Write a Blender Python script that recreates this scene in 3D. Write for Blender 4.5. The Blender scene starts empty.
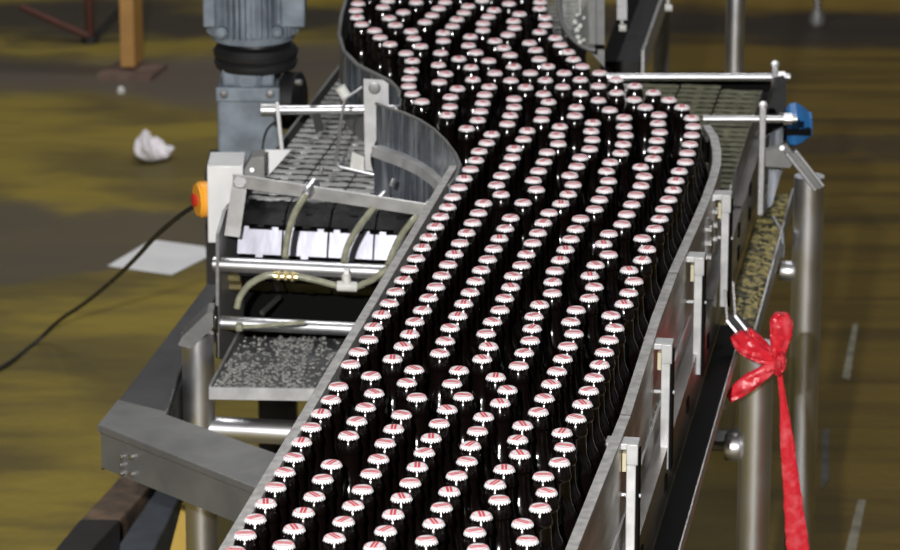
import bpy, bmesh, math, random
from mathutils import Vector, Matrix
random.seed(7)
C = bpy.context.scene.collection
F = 3856.0; PITCH = math.radians(17); CZ = 2.966
def ray(px, py):
    u = (px-450)/F; v = (py-275)/F
    return u, math.cos(PITCH)-v*math.sin(PITCH), -math.sin(PITCH)-v*math.cos(PITCH)
def az(px, py, z):
    """point of the sight line through a pixel at height z"""
    u, ry, rz = ray(px, py); t = (z-CZ)/rz
    return Vector((u*t, ry*t, z))
def ay(px, py, Y):
    """point of the sight line through a pixel at distance Y"""
    u, ry, rz = ray(px, py); t = Y/ry
    return Vector((u*t, Y, CZ+rz*t))
V = Vector
# ------------------------------------------------------------------ materials
def mat(name, col, rough=.5, metal=0., var=0., vscale=20., bump=0., bscale=60., col2=None, stretch=(1,1,1), spec=None, coat=0., trans=0., rvar=0., lo=.35, hi=.65):
    m = bpy.data.materials.new(name); m.use_nodes = True
    nt = m.node_tree; N = nt.nodes; L = nt.links; b = N['Principled BSDF']
    b.inputs['Base Color'].default_value = (*col, 1); b.inputs['Roughness'].default_value = rough; b.inputs['Metallic'].default_value = metal
    if spec is not None: b.inputs['Specular IOR Level'].default_value = spec
    if coat: b.inputs['Coat Weight'].default_value = coat; b.inputs['Coat Roughness'].default_value = .08
    if trans: b.inputs['Transmission Weight'].default_value = trans
    if var or bump or rvar or col2:
        tc = N.new('ShaderNodeTexCoord'); mp = N.new('ShaderNodeMapping'); mp.inputs['Scale'].default_value = stretch
        L.new(tc.outputs['Object'], mp.inputs['Vector'])
        n = N.new('ShaderNodeTexNoise'); n.inputs['Scale'].default_value = vscale; n.inputs['Detail'].default_value = 6
        L.new(mp.outputs[0], n.inputs['Vector'])
        r = N.new('ShaderNodeMapRange'); r.inputs[1].default_value = lo; r.inputs[2].default_value = hi
        L.new(n.outputs['Fac'], r.inputs[0])
        if var or col2:
            c2 = col2 if col2 else tuple(c*(1-var) for c in col)
            mx = N.new('ShaderNodeMix'); mx.data_type = 'RGBA'
            mx.inputs[6].default_value = (*col, 1); mx.inputs[7].default_value = (*c2, 1)
            L.new(r.outputs[0], mx.inputs[0]); L.new(mx.outputs[2], b.inputs['Base Color'])
        if rvar:
            r2 = N.new('ShaderNodeMapRange'); r2.inputs[1].default_value = lo; r2.inputs[2].default_value = hi
            r2.inputs[3].default_value = rough; r2.inputs[4].default_value = rough+rvar
            L.new(n.outputs['Fac'], r2.inputs[0]); L.new(r2.outputs[0], b.inputs['Roughness'])
        if bump:
            n2 = N.new('ShaderNodeTexNoise'); n2.inputs['Scale'].default_value = bscale; n2.inputs['Detail'].default_value = 4
            L.new(mp.outputs[0], n2.inputs['Vector'])
            bp = N.new('ShaderNodeBump'); bp.inputs['Strength'].default_value = bump; bp.inputs['Distance'].default_value = .01
            L.new(n2.outputs['Fac'], bp.inputs['Height']); L.new(bp.outputs[0], b.inputs['Normal'])
    return m
M = {}
M['steel'] = mat('brushed_stainless_steel', (.62,.62,.63), .4, 1, var=.25, vscale=30, rvar=.15, bump=.05, bscale=90)
M['bright'] = mat('light_scuffed_steel', (.6,.6,.6), .45, .35, var=.3, vscale=25, bump=.05, bscale=90)
M['pipe'] = mat('polished_stainless_tube', (.78,.78,.8), .34, 1, var=.15, vscale=14, rvar=.1)
M['grey_steel'] = mat('dull_grey_steel', (.27,.27,.265), .45, .55, var=.35, vscale=9, bump=.08, bscale=80, rvar=.15)
M['rail'] = mat('scuffed_rail_top', (.5,.49,.475), .55, .3, var=.35, vscale=60, bump=.15, bscale=200)
M['plate'] = mat('reflective_side_plate', (.42,.4,.38), .3, 1, var=.3, vscale=8, rvar=.15, stretch=(1,1,4))
M['guide'] = mat('sheet_painted_reflections', (.13,.15,.18), .25, .55, col2=(.42,.45,.5), vscale=55, rvar=.2, stretch=(1,1,.12), lo=.48, hi=.7)  # pale vertical streaks in the colour stand in for reflections of bottles
M['dark_steel'] = mat('dark_oily_steel', (.03,.03,.03), .4, .4, var=.5, vscale=20, rvar=.2)
M['belt'] = mat('wet_slat_steel', (.62,.62,.6), .25, .35, col2=(.05,.05,.045), vscale=60, rvar=.3, bump=.3, bscale=110, lo=.5, hi=.66, stretch=(.5,1,1))
M['nose_slat'] = mat('dark_reflection_slat_steel', (.1,.1,.1), .2, 1, var=.4, vscale=30, rvar=.1)  # base colour darkened to paint in the dark reflections on nose slats
M['flash_lit_slat'] = mat('flash_lit_slat_steel', (.52,.52,.6), .35, .6, var=.3, vscale=30, bump=.03, stretch=(1,1,.2))  # same steel painted brighter for the row that mirrors the flash
M['olive_belt'] = mat('olive_grimy_slat', (.2,.2,.12), .35, .6, var=.5, vscale=40, rvar=.2, bump=.2)
M['black'] = mat('black_rubber', (.012,.012,.013), .45, 0, rvar=.2, vscale=20)
M['matt_black'] = mat('matt_black_and_shade', (.002,.002,.002), .7, 0, spec=.1)  # black parts, and the pieces standing in for shaded gaps
M['motor'] = mat('blue_grey_motor_paint', (.25,.295,.345), .4, 0, var=.45, vscale=18, bump=.05)
M['white_box'] = mat('white_painted_steel', (.8,.8,.8), .4, .1, var=.15, vscale=12)
M['orange'] = mat('orange_plastic', (.95,.42,.04), .35, 0)
M['red_knob'] = mat('red_plastic', (.55,.03,.02), .35, 0)
M['blue'] = mat('blue_plastic_knob', (.03,.17,.45), .35, 0, var=.3, vscale=30)
M['tape'] = mat('red_plastic_tape', (.62,.02,.035), .3, 0, col2=(.75,.12,.14), vscale=35, bump=.35, bscale=55, lo=.5, hi=.75)
M['hose'] = mat('clear_grimy_hose', (.34,.34,.24), .25, 0, var=.4, vscale=60, coat=.5)
M['brass'] = mat('brass_fitting', (.6,.5,.25), .3, .9, var=.3)
M['white_plastic'] = mat('white_plastic', (.72,.72,.68), .45, 0, var=.2, vscale=40)
M['tan'] = mat('tan_spacer', (.5,.45,.3), .5, 0)
M['moss'] = mat('mouldy_return_belt', (.42,.35,.13), .6, 0, col2=(.03,.03,.018), vscale=60, bump=1, bscale=60, lo=.45, hi=.58)
M['yellow_steel'] = mat('orange_yellow_paint', (.5,.26,.07), .5, 0, var=.25, vscale=6)
M['yellow'] = mat('yellow_panel_paint', (.6,.4,.08), .5, 0, var=.2, vscale=10)
M['rust'] = mat('rust_brown_paint', (.09,.022,.012), .6, 0, var=.4, vscale=10)
M['rusty_plate'] = mat('rusty_base_plate', (.2,.13,.1), .7, 0, var=.4, vscale=12)
M['beam_brown'] = mat('rust_stained_beam', (.2,.13,.08), .6, .2, col2=(.06,.045,.035), vscale=14, bump=.3)
M['beam_dark'] = mat('worn_dark_beam', (.05,.047,.045), .45, .4, var=.4, vscale=10)
M['beam_grey'] = mat('blue_grey_beam', (.13,.145,.17), .45, .5, var=.35, vscale=14)
M['paper'] = mat('white_paper', (.8,.8,.8), .7, 0, var=.12, vscale=8)
M['foam'] = mat('crumpled_white_film', (.88,.84,.88), .6, 0, bump=.5, bscale=30)
M['tray'] = mat('wet_drip_tray', (.17,.17,.175), .3, .7, var=.35, vscale=9, rvar=.2)
M['froth'] = mat('broken_glass_and_froth', (.5,.5,.47), .25, .1, var=.5, vscale=120, bump=1, bscale=200)
def glassy():
    m = bpy.data.materials.new('clear_plastic_guard'); m.use_nodes = True
    nt = m.node_tree; b = nt.nodes['Principled BSDF']
    b.inputs['Base Color'].default_value = (.5,.52,.5,1); b.inputs['Roughness'].default_value = .12; b.inputs['Alpha'].default_value = .14
    return m
M['clear'] = glassy()
def bottle_glass():
    m = bpy.data.materials.new('dark_cola_glass'); m.use_nodes = True
    nt = m.node_tree; b = nt.nodes['Principled BSDF']; N = nt.nodes; L = nt.links
    b.inputs['Base Color'].default_value = (.003,.0018,.0015,1); b.inputs['Roughness'].default_value = .14; b.inputs['IOR'].default_value = 1.5
    tc = N.new('ShaderNodeTexCoord'); v = N.new('ShaderNodeTexNoise'); v.inputs['Scale'].default_value = 70; v.inputs['Detail'].default_value = 2
    L.new(tc.outputs['Object'], v.inputs['Vector'])
    bp = N.new('ShaderNodeBump'); bp.inputs['Strength'].default_value = .06; bp.inputs['Distance'].default_value = .01
    L.new(v.outputs['Fac'], bp.inputs['Height']); L.new(bp.outputs[0], b.inputs['Normal'])
    return m
M['glass'] = bottle_glass()
def cap_paint():
    m = bpy.data.materials.new('white_cap_with_red_stripes'); m.use_nodes = True
    nt = m.node_tree; N = nt.nodes; L = nt.links; b = N['Principled BSDF']
    b.inputs['Roughness'].default_value = .38; b.inputs['Specular IOR Level'].default_value = .4
    at = N.new('ShaderNodeAttribute'); at.attribute_name = 'cap_xyz'
    s = N.new('ShaderNodeSeparateXYZ'); L.new(at.outputs['Vector'], s.inputs[0])
    def mth(op, a, b_=None):
        n = N.new('ShaderNodeMath'); n.operation = op
        for i, q in enumerate((a, b_)):
            if q is None: continue
            if isinstance(q, (int, float)): n.inputs[i].default_value = q
            else: L.new(q, n.inputs[i])
        return n.outputs[0]
    x, y = s.outputs[0], s.outputs[1]
    ax = mth('ABSOLUTE', x)
    st = mth('MULTIPLY', mth('GREATER_THAN', ax, .0006), mth('LESS_THAN', ax, .0040))
    r = mth('SQRT', mth('ADD', mth('MULTIPLY', x, x), mth('MULTIPLY', y, y)))
    st = mth('MULTIPLY', st, mth('LESS_THAN', r, .0105))
    ring = mth('MULTIPLY', mth('GREATER_THAN', r, .0108), mth('LESS_THAN', r, .0122))
    f = mth('MAXIMUM', st, mth('MULTIPLY', ring, .75))
    mx = N.new('ShaderNodeMix'); mx.data_type = 'RGBA'
    mx.inputs[6].default_value = (.86,.82,.84,1); mx.inputs[7].default_value = (.72,.05,.07,1)
    L.new(f, mx.inputs[0]); L.new(mx.outputs[2], b.inputs['Base Color'])
    return m
M['cap'] = cap_paint()
# ------------------------------------------------------------------ mesh collector
class MB:
    def __init__(s): s.v = []; s.f = []
    def add(s, vs, fs):
        o = len(s.v); s.v += [V(p) for p in vs]; s.f += [tuple(i+o for i in f) for f in fs]; return s
    def hexa(s, p):       # 8 corners: bottom ring 0-3, top ring 4-7
        return s.add(p, [(0,3,2,1),(4,5,6,7),(0,1,5,4),(1,2,6,5),(2,3,7,6),(3,0,4,7)])
    def box(s, c, sz, rz=0., rx=0., ry=0.):
        R = Matrix.Rotation(rz,3,'Z') @ Matrix.Rotation(ry,3,'Y') @ Matrix.Rotation(rx,3,'X')
        h = [V(q)*.5 for q in [(-1,-1,-1),(1,-1,-1),(1,1,-1),(-1,1,-1),(-1,-1,1),(1,-1,1),(1,1,1),(-1,1,1)]]
        return s.hexa([V(c) + R @ V((q.x*sz[0], q.y*sz[1], q.z*sz[2])) for q in h])
    def bar(s, a, b, w, h, up=(0,0,1), off=0.):     # rectangular bar from a to b, w sideways, h along up
        a = V(a); b = V(b); d = (b-a).normalized(); up = V(up)
        sd = d.cross(up).normalized(); u = sd.cross(d).normalized()
        P = []
        for k in (-1, 1):
            for (q, i) in ((a,-1),(a,1),(b,1),(b,-1)): P.append(q + sd*i*w/2 + u*k*h/2 + sd*off)
        return s.hexa(P)
    def tube(s, pts, r, n=14, cap=True, flat=1., up=None):
        pts = [V(p) for p in pts]; rs = r if isinstance(r, (list, tuple)) else [r]*len(pts)
        t0 = (pts[1]-pts[0]).normalized()
        nrm = V(up) if up else (V((0,0,1)) if abs(t0.z) < .9 else V((0,1,0)))
        o = len(s.v); vs = []
        for i, p in enumerate(pts):
            t = (pts[min(i+1,len(pts)-1)]-pts[max(i-1,0)]).normalized()
            nrm = (nrm - t*nrm.dot(t)).normalized(); b = t.cross(nrm)
            for k in range(n):
                a = 2*math.pi*k/n; vs.append(p + (nrm*math.cos(a)*flat + b*math.sin(a))*rs[i])
        fs = [(i*n+k, i*n+(k+1)%n, (i+1)*n+(k+1)%n, (i+1)*n+k) for i in range(len(pts)-1) for k in range(n)]
        if cap: fs += [tuple(reversed(range(n))), tuple((len(pts)-1)*n+k for k in range(n))]
        return s.add(vs, fs)
    def cyl(s, a, b, r, n=24): return s.tube([a, b], r, n)
    def lathe(s, c, prof, n=32, axis=(0,0,1)):
        ax = V(axis).normalized(); q = V((0,0,1)).rotation_difference(ax); c = V(c); vs = []
        for (r, z) in prof:
            for k in range(n):
                a = 2*math.pi*k/n; vs.append(c + q @ V((r*math.cos(a), r*math.sin(a), z)))
        m = len(prof)
        fs = [(i*n+k, i*n+(k+1)%n, (i+1)*n+(k+1)%n, (i+1)*n+k) for i in range(m-1) for k in range(n)]
        if prof[0][0] > 1e-6: fs.append(tuple(reversed(range(n))))
        if prof[-1][0] > 1e-6: fs.append(tuple((m-1)*n+k for k in range(n)))
        return s.add(vs, fs)
    def prism(s, pts, d):     # polygon (3D points) pushed by vector d
        n = len(pts); d = V(d); P = [V(p) for p in pts]
        return s.add(P+[p+d for p in P], [tuple(reversed(range(n))), tuple(range(n,2*n))]+[(i,(i+1)%n,n+(i+1)%n,n+i) for i in range(n)])
    def wall(s, path, z0, z1, t):    # vertical sheet along a ground path, thickness t to the right of travel
        P = [V((p[0],p[1],0)) for p in path]; Q = []
        for i, p in enumerate(P):
            d = (P[min(i+1,len(P)-1)]-P[max(i-1,0)]).normalized(); Q.append(p + V((d.y,-d.x,0))*t)
        for i in range(len(P)-1):
            a, b, c, e = P[i], P[i+1], Q[i+1], Q[i]
            s.hexa([V((q.x,q.y,z0)) for q in (a,e,c,b)]+[V((q.x,q.y,z1)) for q in (a,e,c,b)])
        return s
    def build(s, name, m, parent=None, smooth=None, bevel=0., origin=None):
        me = bpy.data.meshes.new(name)
        if parent is not None: org = V(ORG[parent.name])
        elif origin is not None: org = V(origin)
        else:
            xs = [v.x for v in s.v]; ys = [v.y for v in s.v]; zs = [v.z for v in s.v]
            org = V(((min(xs)+max(xs))/2, (min(ys)+max(ys))/2, min(zs)))
        me.from_pydata([v-org for v in s.v], [], s.f)
        bm = bmesh.new(); bm.from_mesh(me)
        bmesh.ops.remove_doubles(bm, verts=bm.verts, dist=1e-6)
        bmesh.ops.recalc_face_normals(bm, faces=bm.faces)
        bm.to_mesh(me); bm.free()
        me.materials.append(m if not isinstance(m, str) else M[m])
        o = bpy.data.objects.new(name, me); C.objects.link(o)
        ORG[o.name] = org
        if parent is not None: o.parent = parent
        else: o.location = org
        if bevel:
            b = o.modifiers.new('bevel','BEVEL'); b.width = bevel; b.segments = 2; b.limit_method = 'ANGLE'
        if smooth is not None:
            for p in me.polygons: p.use_smooth = True
            me.set_sharp_from_angle(angle=math.radians(smooth))
        return o
ORG = {}
def tag(o, label=None, cat=None, group=None, kind=None):
    if label: o['label'] = label
    if cat: o['category'] = cat
    if group: o['group'] = group
    if kind: o['kind'] = kind
    return o
def empty(name, loc, label, cat, group=None):
    o = bpy.data.objects.new(name, None); o.empty_display_size = .1; C.objects.link(o); o.location = loc; ORG[o.name] = V(loc)
    return tag(o, label, cat, group)
# parts' own children: their offset is relative to the part, which sits at the root's origin
def part(mb, name, m, root, label=None, smooth=30, bevel=0.):
    """a part of root, or of a part of root (whose own origin equals the root's)"""
    return tag(mb.build(name, m, root, smooth, bevel), label)
# ------------------------------------------------------------------ the line's own frame: q across (to the right), t along (away)
AL = math.radians(9.0); NV = V((math.cos(AL), -math.sin(AL), 0)); DV = V((math.sin(AL), math.cos(AL), 0)); UP = V((0,0,1))
def T(q, t, z): return NV*q + DV*t + UP*z
def qt(p): return p.dot(NV), p.dot(DV)
def qbox(mb, q0, q1, t0, t1, z0, z1):
    return mb.hexa([T(q0,t0,z0),T(q1,t0,z0),T(q1,t1,z0),T(q0,t1,z0),T(q0,t0,z1),T(q1,t0,z1),T(q1,t1,z1),T(q0,t1,z1)])
BELT = 1.004
# ------------------------------------------------------------------ floor
def floor_mat():
    m = bpy.data.materials.new('worn_yellow_floor_paint'); m.use_nodes = True
    nt = m.node_tree; N = nt.nodes; L = nt.links; b = N['Principled BSDF']
    g = N.new('ShaderNodeNewGeometry'); sp = N.new('ShaderNodeSeparateXYZ'); L.new(g.outputs['Position'], sp.inputs[0])
    def noise(scale, det=6, st=(1,1,1), dist=0):
        mp = N.new('ShaderNodeMapping'); mp.inputs['Scale'].default_value = st; L.new(g.outputs['Position'], mp.inputs['Vector'])
        n = N.new('ShaderNodeTexNoise'); n.inputs['Scale'].default_value = scale; n.inputs['Detail'].default_value = det; n.inputs['Distortion'].default_value = dist
        L.new(mp.outputs[0], n.inputs['Vector']); return n.outputs['Fac']
    def mth(op, a, b_=None, c=None):
        n = N.new('ShaderNodeMath'); n.operation = op
        for i, q in enumerate((a, b_, c)):
            if q is None: continue
            if isinstance(q, (int, float)): n.inputs[i].default_value = q
            else: L.new(q, n.inputs[i])
        return n.outputs[0]
    def ss(x, a, b_):
        n = N.new('ShaderNodeMapRange'); n.interpolation_type = 'SMOOTHSTEP'; n.inputs[1].default_value = a; n.inputs[2].default_value = b_
        L.new(x, n.inputs[0]); return n.outputs[0]
    def mix(f, A, B):
        n = N.new('ShaderNodeMix'); n.data_type = 'RGBA'
        L.new(f, n.inputs[0])
        for i, q in ((6,A),(7,B)):
            if isinstance(q, tuple): n.inputs[i].default_value = (*q, 1)
            else: L.new(q, n.inputs[i])
        return n.outputs[2]
    X, Y = sp.outputs[0], sp.outputs[1]
    w = mth('MULTIPLY', mth('SUBTRACT', noise(1.6, 4), .5), .9)
    Yw = mth('ADD', Y, w)
    n1 = ss(noise(1.3, 8, (1,1.6,1), .6), .4, .62)
    col = mix(n1, (.27,.205,.04), (.14,.11,.036))
    n2 = ss(noise(5, 8, (.6,2,1)), .45, .75)
    col = mix(mth('MULTIPLY', n2, .55), col, (.085,.07,.035))
    def band(y0, y1, s=.12):
        return mth('MULTIPLY', ss(Yw, y0-s, y0+s), mth('SUBTRACT', 1.0, ss(Yw, y1-s, y1+s)))
    left = mth('SUBTRACT', 1.0, ss(X, -.1, .35))
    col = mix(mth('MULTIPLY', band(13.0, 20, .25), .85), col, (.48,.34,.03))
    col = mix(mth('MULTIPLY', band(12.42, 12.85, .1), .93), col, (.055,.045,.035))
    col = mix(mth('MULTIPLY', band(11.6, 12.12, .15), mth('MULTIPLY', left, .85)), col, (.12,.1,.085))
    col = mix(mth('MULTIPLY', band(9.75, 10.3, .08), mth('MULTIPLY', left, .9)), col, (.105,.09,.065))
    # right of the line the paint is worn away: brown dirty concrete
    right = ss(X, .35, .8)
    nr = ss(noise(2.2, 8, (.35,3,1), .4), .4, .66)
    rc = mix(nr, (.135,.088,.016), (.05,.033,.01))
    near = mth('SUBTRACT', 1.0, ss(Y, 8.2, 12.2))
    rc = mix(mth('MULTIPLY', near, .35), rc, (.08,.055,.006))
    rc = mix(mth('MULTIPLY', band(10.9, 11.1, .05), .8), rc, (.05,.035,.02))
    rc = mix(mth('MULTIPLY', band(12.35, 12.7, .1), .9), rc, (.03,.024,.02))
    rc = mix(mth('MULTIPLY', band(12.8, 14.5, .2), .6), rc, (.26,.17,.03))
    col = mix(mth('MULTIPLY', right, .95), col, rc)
    b.inputs['Specular IOR Level'].default_value = .2
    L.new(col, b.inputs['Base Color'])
    r = N.new('ShaderNodeMapRange'); r.inputs[3].default_value = .35; r.inputs[4].default_value = .7
    L.new(noise(4), r.inputs[0]); L.new(r.outputs[0], b.inputs['Roughness'])
    bp = N.new('ShaderNodeBump'); bp.inputs['Strength'].default_value = .2; bp.inputs['Distance'].default_value = .02
    L.new(noise(25), bp.inputs['Height']); L.new(bp.outputs[0], b.inputs['Normal'])
    return m
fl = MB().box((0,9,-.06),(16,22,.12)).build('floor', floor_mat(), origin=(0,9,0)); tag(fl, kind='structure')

# ------------------------------------------------------------------ slat chain lanes
def slat(mb, q0, q1, c, tdir, nrm, L_=.0325, th=.0035):
    """one hinged plate of a slat chain, centred on c"""
    kt = .006 if th > .002 else .0018
    def P(q, a, h): return NV*q + c + tdir*a + nrm*h
    qa, qb = q0+.0008, q1-.0008
    mb.hexa([P(qa,-L_/2,-th),P(qb,-L_/2,-th),P(qb,L_/2,-th),P(qa,L_/2,-th),P(qa,-L_/2,0),P(qb,-L_/2,0),P(qb,L_/2,0),P(qa,L_/2,0)])
    w = q1-q0
    for k, (f0, f1) in enumerate(((.1,.24),(.42,.58),(.76,.9))):       # hinge knuckles
        a0, a1 = (L_/2-.001, L_/2+.0055) if k % 2 == 0 else (-L_/2-.0055, -L_/2+.001)
        mb.hexa([P(q0+w*f0,a0,-kt),P(q0+w*f1,a0,-kt),P(q0+w*f1,a1,-kt),P(q0+w*f0,a1,-kt),P(q0+w*f0,a0,-.0005),P(q0+w*f1,a0,-.0005),P(q0+w*f1,a1,-.0005),P(q0+w*f0,a1,-.0005)])
def lane_flat(q0, q1, t0, t1, ph=0.):
    mb = MB(); t = t0+ph
    while t < t1: slat(mb, q0, q1, DV*t+UP*BELT, DV, UP, .025, .0009); t += .0381
    return mb
LW = .0853
root = empty('main_conveyor', T(-.78,6.0,0), 'long steel conveyor line carrying the rows of dark bottles through the picture', 'conveyor')
# near bank, five lanes, then the far lanes the bottles come in on
q = -.997
for k in range(5):
    part(lane_flat(q+k*LW, q+(k+1)*LW-.002, 4.25, 7.74, .007*k), 'slat_chain', 'belt' if k < 2 else 'olive_belt', root, smooth=None)
# frame
mb = MB(); qbox(mb, -1.03, -1.0, 4.2, 6.55, .86, .997); part(mb, 'left_side_plate', 'grey_steel', root)
mb = MB(); qbox(mb, -.58, -.572, 4.2, 7.74, .952, 1.0); part(mb, 'belt_edge_strip', 'plate', root)
mb = MB(); qbox(mb, -.5815, -.5695, 4.2, 7.0, .9985, 1.0015); part(mb, 'edge_trim', 'pipe', root)
mb = MB(); qbox(mb, -.572, -.552, 4.2, 7.74, .86, .952)
part(mb, 'right_side_plate', 'plate', root)
for (t, z) in ((4.95,.915),(5.28,.915),(5.62,.905),(5.97,.915),(6.33,.91),(6.95,.93),(6.95,.885),(7.2,.94),(7.2,.89)):
    mb = MB(); qbox(mb, -.5525,-.5495, t-.012,t+.012, z-.012,z+.012); part(mb, 'square_slot', 'matt_black', root)
mb = MB(); qbox(mb, -1.0, -.572, 4.25, 7.72, .90, .94); part(mb, 'bed_plate', 'dark_steel', root)
mb = MB(); mb.cyl(T(-1.0,7.765,.955), T(-.56,7.765,.955), .035); part(mb, 'end_roller', 'matt_black', root)
mb = MB(); qbox(mb, -.96, -.56, 7.80, 7.815, .85, 1.004); part(mb, 'end_guard', 'matt_black', root, 'black end guard')
for t in (4.7,):
    for qq in (-.97,-.6):
        mb = MB(); mb.tube([T(qq,t,.02),T(qq,t,.9)], .025); mb.lathe(T(qq,t,0), [(.05,0),(.05,.015),(.026,.03)]); part(mb, 'leg', 'pipe', root)

# left guide rail
L0 = az(228,550,1.185); 
mb = MB(); mb.hexa([T(-1.017,4.2,1.10),T(-1.001,4.2,1.10),T(-1.0005,6.40,1.10),T(-1.0145,6.40,1.10),T(-1.017,4.2,1.185),T(-1.001,4.2,1.185),T(-1.0005,6.40,1.185),T(-1.0145,6.40,1.185)])
lr = empty('left_guide_rail', T(-1.01,5.3,.997), 'straight flat-topped grey guide rail along the left side of the bottles', 'rail')
part(mb, 'rail_bar', 'rail', lr, bevel=.001)
for t in (4.5,5.1,5.7,6.3):
    mb = MB(); qbox(mb, -1.022,-1.018, t-.01,t+.01, .997,1.15); part(mb, 'bracket', 'steel', lr)

# right guide rail: the traced curve of its top edge, as a sheet with a folded top lip
RP = [az(*p,1.13) for p in [(530,640),(565,550),(620,415),(651,318),(668,273),(692,220),(701,199),(709,177),(712.5,163),(712.5,150),(710,137),(702,125)]]
RP = [T(qt(p)[0], qt(p)[1], 0) for p in RP]
rr = empty('right_guide_rail', T(-.585,5.4,1.0), 'steel guide rail on the right of the bottles, curving left at its far end', 'rail')
mb = MB().wall(RP, 1.125, 1.13, .0155); part(mb, 'top_lip', 'rail', rr)
mb = MB().wall([p+NV*.012 for p in RP], 1.003, 1.125, .0035); part(mb, 'rail_sheet', 'plate', rr)
mb = MB()
for i in (2,4):
    qq, t = qt(RP[i]); qbox(mb, qq-.0005, qq+.0165, t, t+.0015, 1.124, 1.1305)
part(mb, 'joint', 'dark_steel', rr)
# upright clamp posts outside the right rail
PLAB = ['nearest upright steel clamp post on the right rail, cut by the bottom edge', 'second upright clamp post on the right rail, yellow spacer beside its folded top',
        'third upright clamp post on the right rail, pale spacer at its upper left', 'tall upright clamp post beside the rail bend, above the red tape']
for i, (px, py) in enumerate(((632.5,445),(667,345),(699.5,258),(726.5,196))):
    c = az(px, py, 1.12); qq, t = qt(c)
    po = empty('clamp_post', T(qq,t,1.0), PLAB[i], 'post', 'clamp posts outside the right rail')
    w = .0085; zb = .915
    mb = MB(); qbox(mb, qq-w, qq+w-.003, t, t+.018, zb, 1.112); bar_ = part(mb, 'bar', 'bright', po, bevel=.0015)
    mb = MB(); qbox(mb, qq+w-.003, qq+w+.001, t-.001, t+.03, zb, 1.108); part(mb, 'edge_seal', 'matt_black', bar_)
    mb = MB(); qbox(mb, qq-.04, qq+w, t-.002, t+.03, 1.112, 1.122); qbox(mb, qq-w, qq+w, t-.004, t, 1.09, 1.122); tab_ = part(mb, 'folded_tab', 'bright', po, bevel=.0015)
    mb = MB(); qbox(mb, qq-w-.006, qq-w-.0005, t+.002, t+.016, 1.078, 1.106); part(mb, 'spacer', 'tan', tab_, 'pale yellow plastic spacer')
    mb = MB(); mb.cyl(T(qq-w-.03,t+.01,1.04), T(qq+w+.004,t+.01,1.04), .0035, 10); part(mb, 'bolt', 'steel', bar_)
# small screws between third and fourth post
for i, (px, py) in enumerate(((707,240),(713,222))):
    c = az(px, py, 1.075); qq, t = qt(c); qq = max(qq, -.563)
    s_ = empty('adjuster_screw', T(qq,t,1.0), ('lower','upper')[i]+' of two small bright adjuster screws between the rail and the tallest post', 'screw', 'adjuster screws on the rail')
    mb = MB(); mb.tube([T(qq,t,1.02),T(qq,t,1.115)], .0035, 8); part(mb, 'rod', 'pipe', s_)
    for z in (1.045,1.07,1.095):
        mb = MB(); mb.cyl(T(qq-.018,t,z), T(qq+.008,t,z), .006, 6); part(mb, 'nut', 'pipe', s_)

# ------------------------------------------------------------------ drip gutter below the right side
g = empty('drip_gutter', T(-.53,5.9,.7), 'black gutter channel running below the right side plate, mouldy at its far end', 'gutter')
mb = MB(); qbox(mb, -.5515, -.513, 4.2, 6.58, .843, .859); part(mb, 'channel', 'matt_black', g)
mb = MB(); qbox(mb, -.513, -.5105, 4.2, 6.62, .838, .862); part(mb, 'rim', 'steel', g)
# mouldy section as a lumpy strip
mb = MB(); nq, ntt = 10, 60; idx = []
for j in range(ntt+1):
    for i in range(nq+1):
        t = 6.56+.94*j/ntt; qq = -.548+.058*i/nq
        edge = i in (0,nq) or j in (0,ntt)
        mb.v.append(T(qq, t, .848+(0 if edge else random.uniform(.001,.009))))
for j in range(ntt):
    for i in range(nq):
        a = j*(nq+1)+i; mb.f.append((a,a+1,a+nq+2,a+nq+1))
qbox(mb, -.548, -.49, 6.56, 7.5, .82, .847)
part(mb, 'mouldy_lining', 'moss', g, 'yellow-brown mould on the lining')
mb = MB(); qbox(mb, -.490, -.486, 6.56, 7.5, .82, .86); part(mb, 'rim', 'steel', g)
mb = MB(); mb.tube([ay(773,217,7.25),ay(782,232,7.18),ay(783,245,7.12),ay(782,258,7.1)], .0035, 8); part(mb, 'wire_hook', 'pipe', g)

# ------------------------------------------------------------------ legs on the right with stubs
def leg(px, py, Y, ztop, r, label, stub):
    c = ay(px, py, Y); x, y = c.x, c.y
    e = empty('support_leg', (x,y,0), label, 'leg', 'round steel support legs')
    mb = MB(); mb.tube([(x,y,.02),(x,y,ztop)], r, 32); tb = part(mb, 'tube', 'pipe', e)
    mb = MB(); mb.lathe((x,y,0), [(r*2,0),(r*2,.012),(r*1.1,.03)]); part(mb, 'foot', 'grey_steel', e)
    if stub:
        z, ln, sr = stub
        mb = MB(); mb.lathe(V((x,y,z))-NV*(r*.8), [(sr*.9,0),(sr,.006),(sr,ln-.004),(sr*.9,ln)], 24, -NV); part(mb, 'stub', 'pipe', tb)
        mb = MB(); mb.cyl(V((x,y,z))-NV*(r+ln-.02), V((x,y,z))-NV*(r+ln+.03), sr*.35, 12); part(mb, 'stud', 'grey_steel', tb)
    return e, V((x,y,0))
z1 = ay(735,448,6.47).z
e1, c1 = leg(755, 450, 6.47, ay(755,343,6.47).z, .0295, 'round steel support leg just behind the red tape bow', (z1, .03, .025))
e2, c2 = leg(806, 300, 7.17, ay(806,176,7.17).z, .0295, 'tall round steel support leg right of the red tape bow', (ay(785,272,7.17).z, .03, .02))
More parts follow.
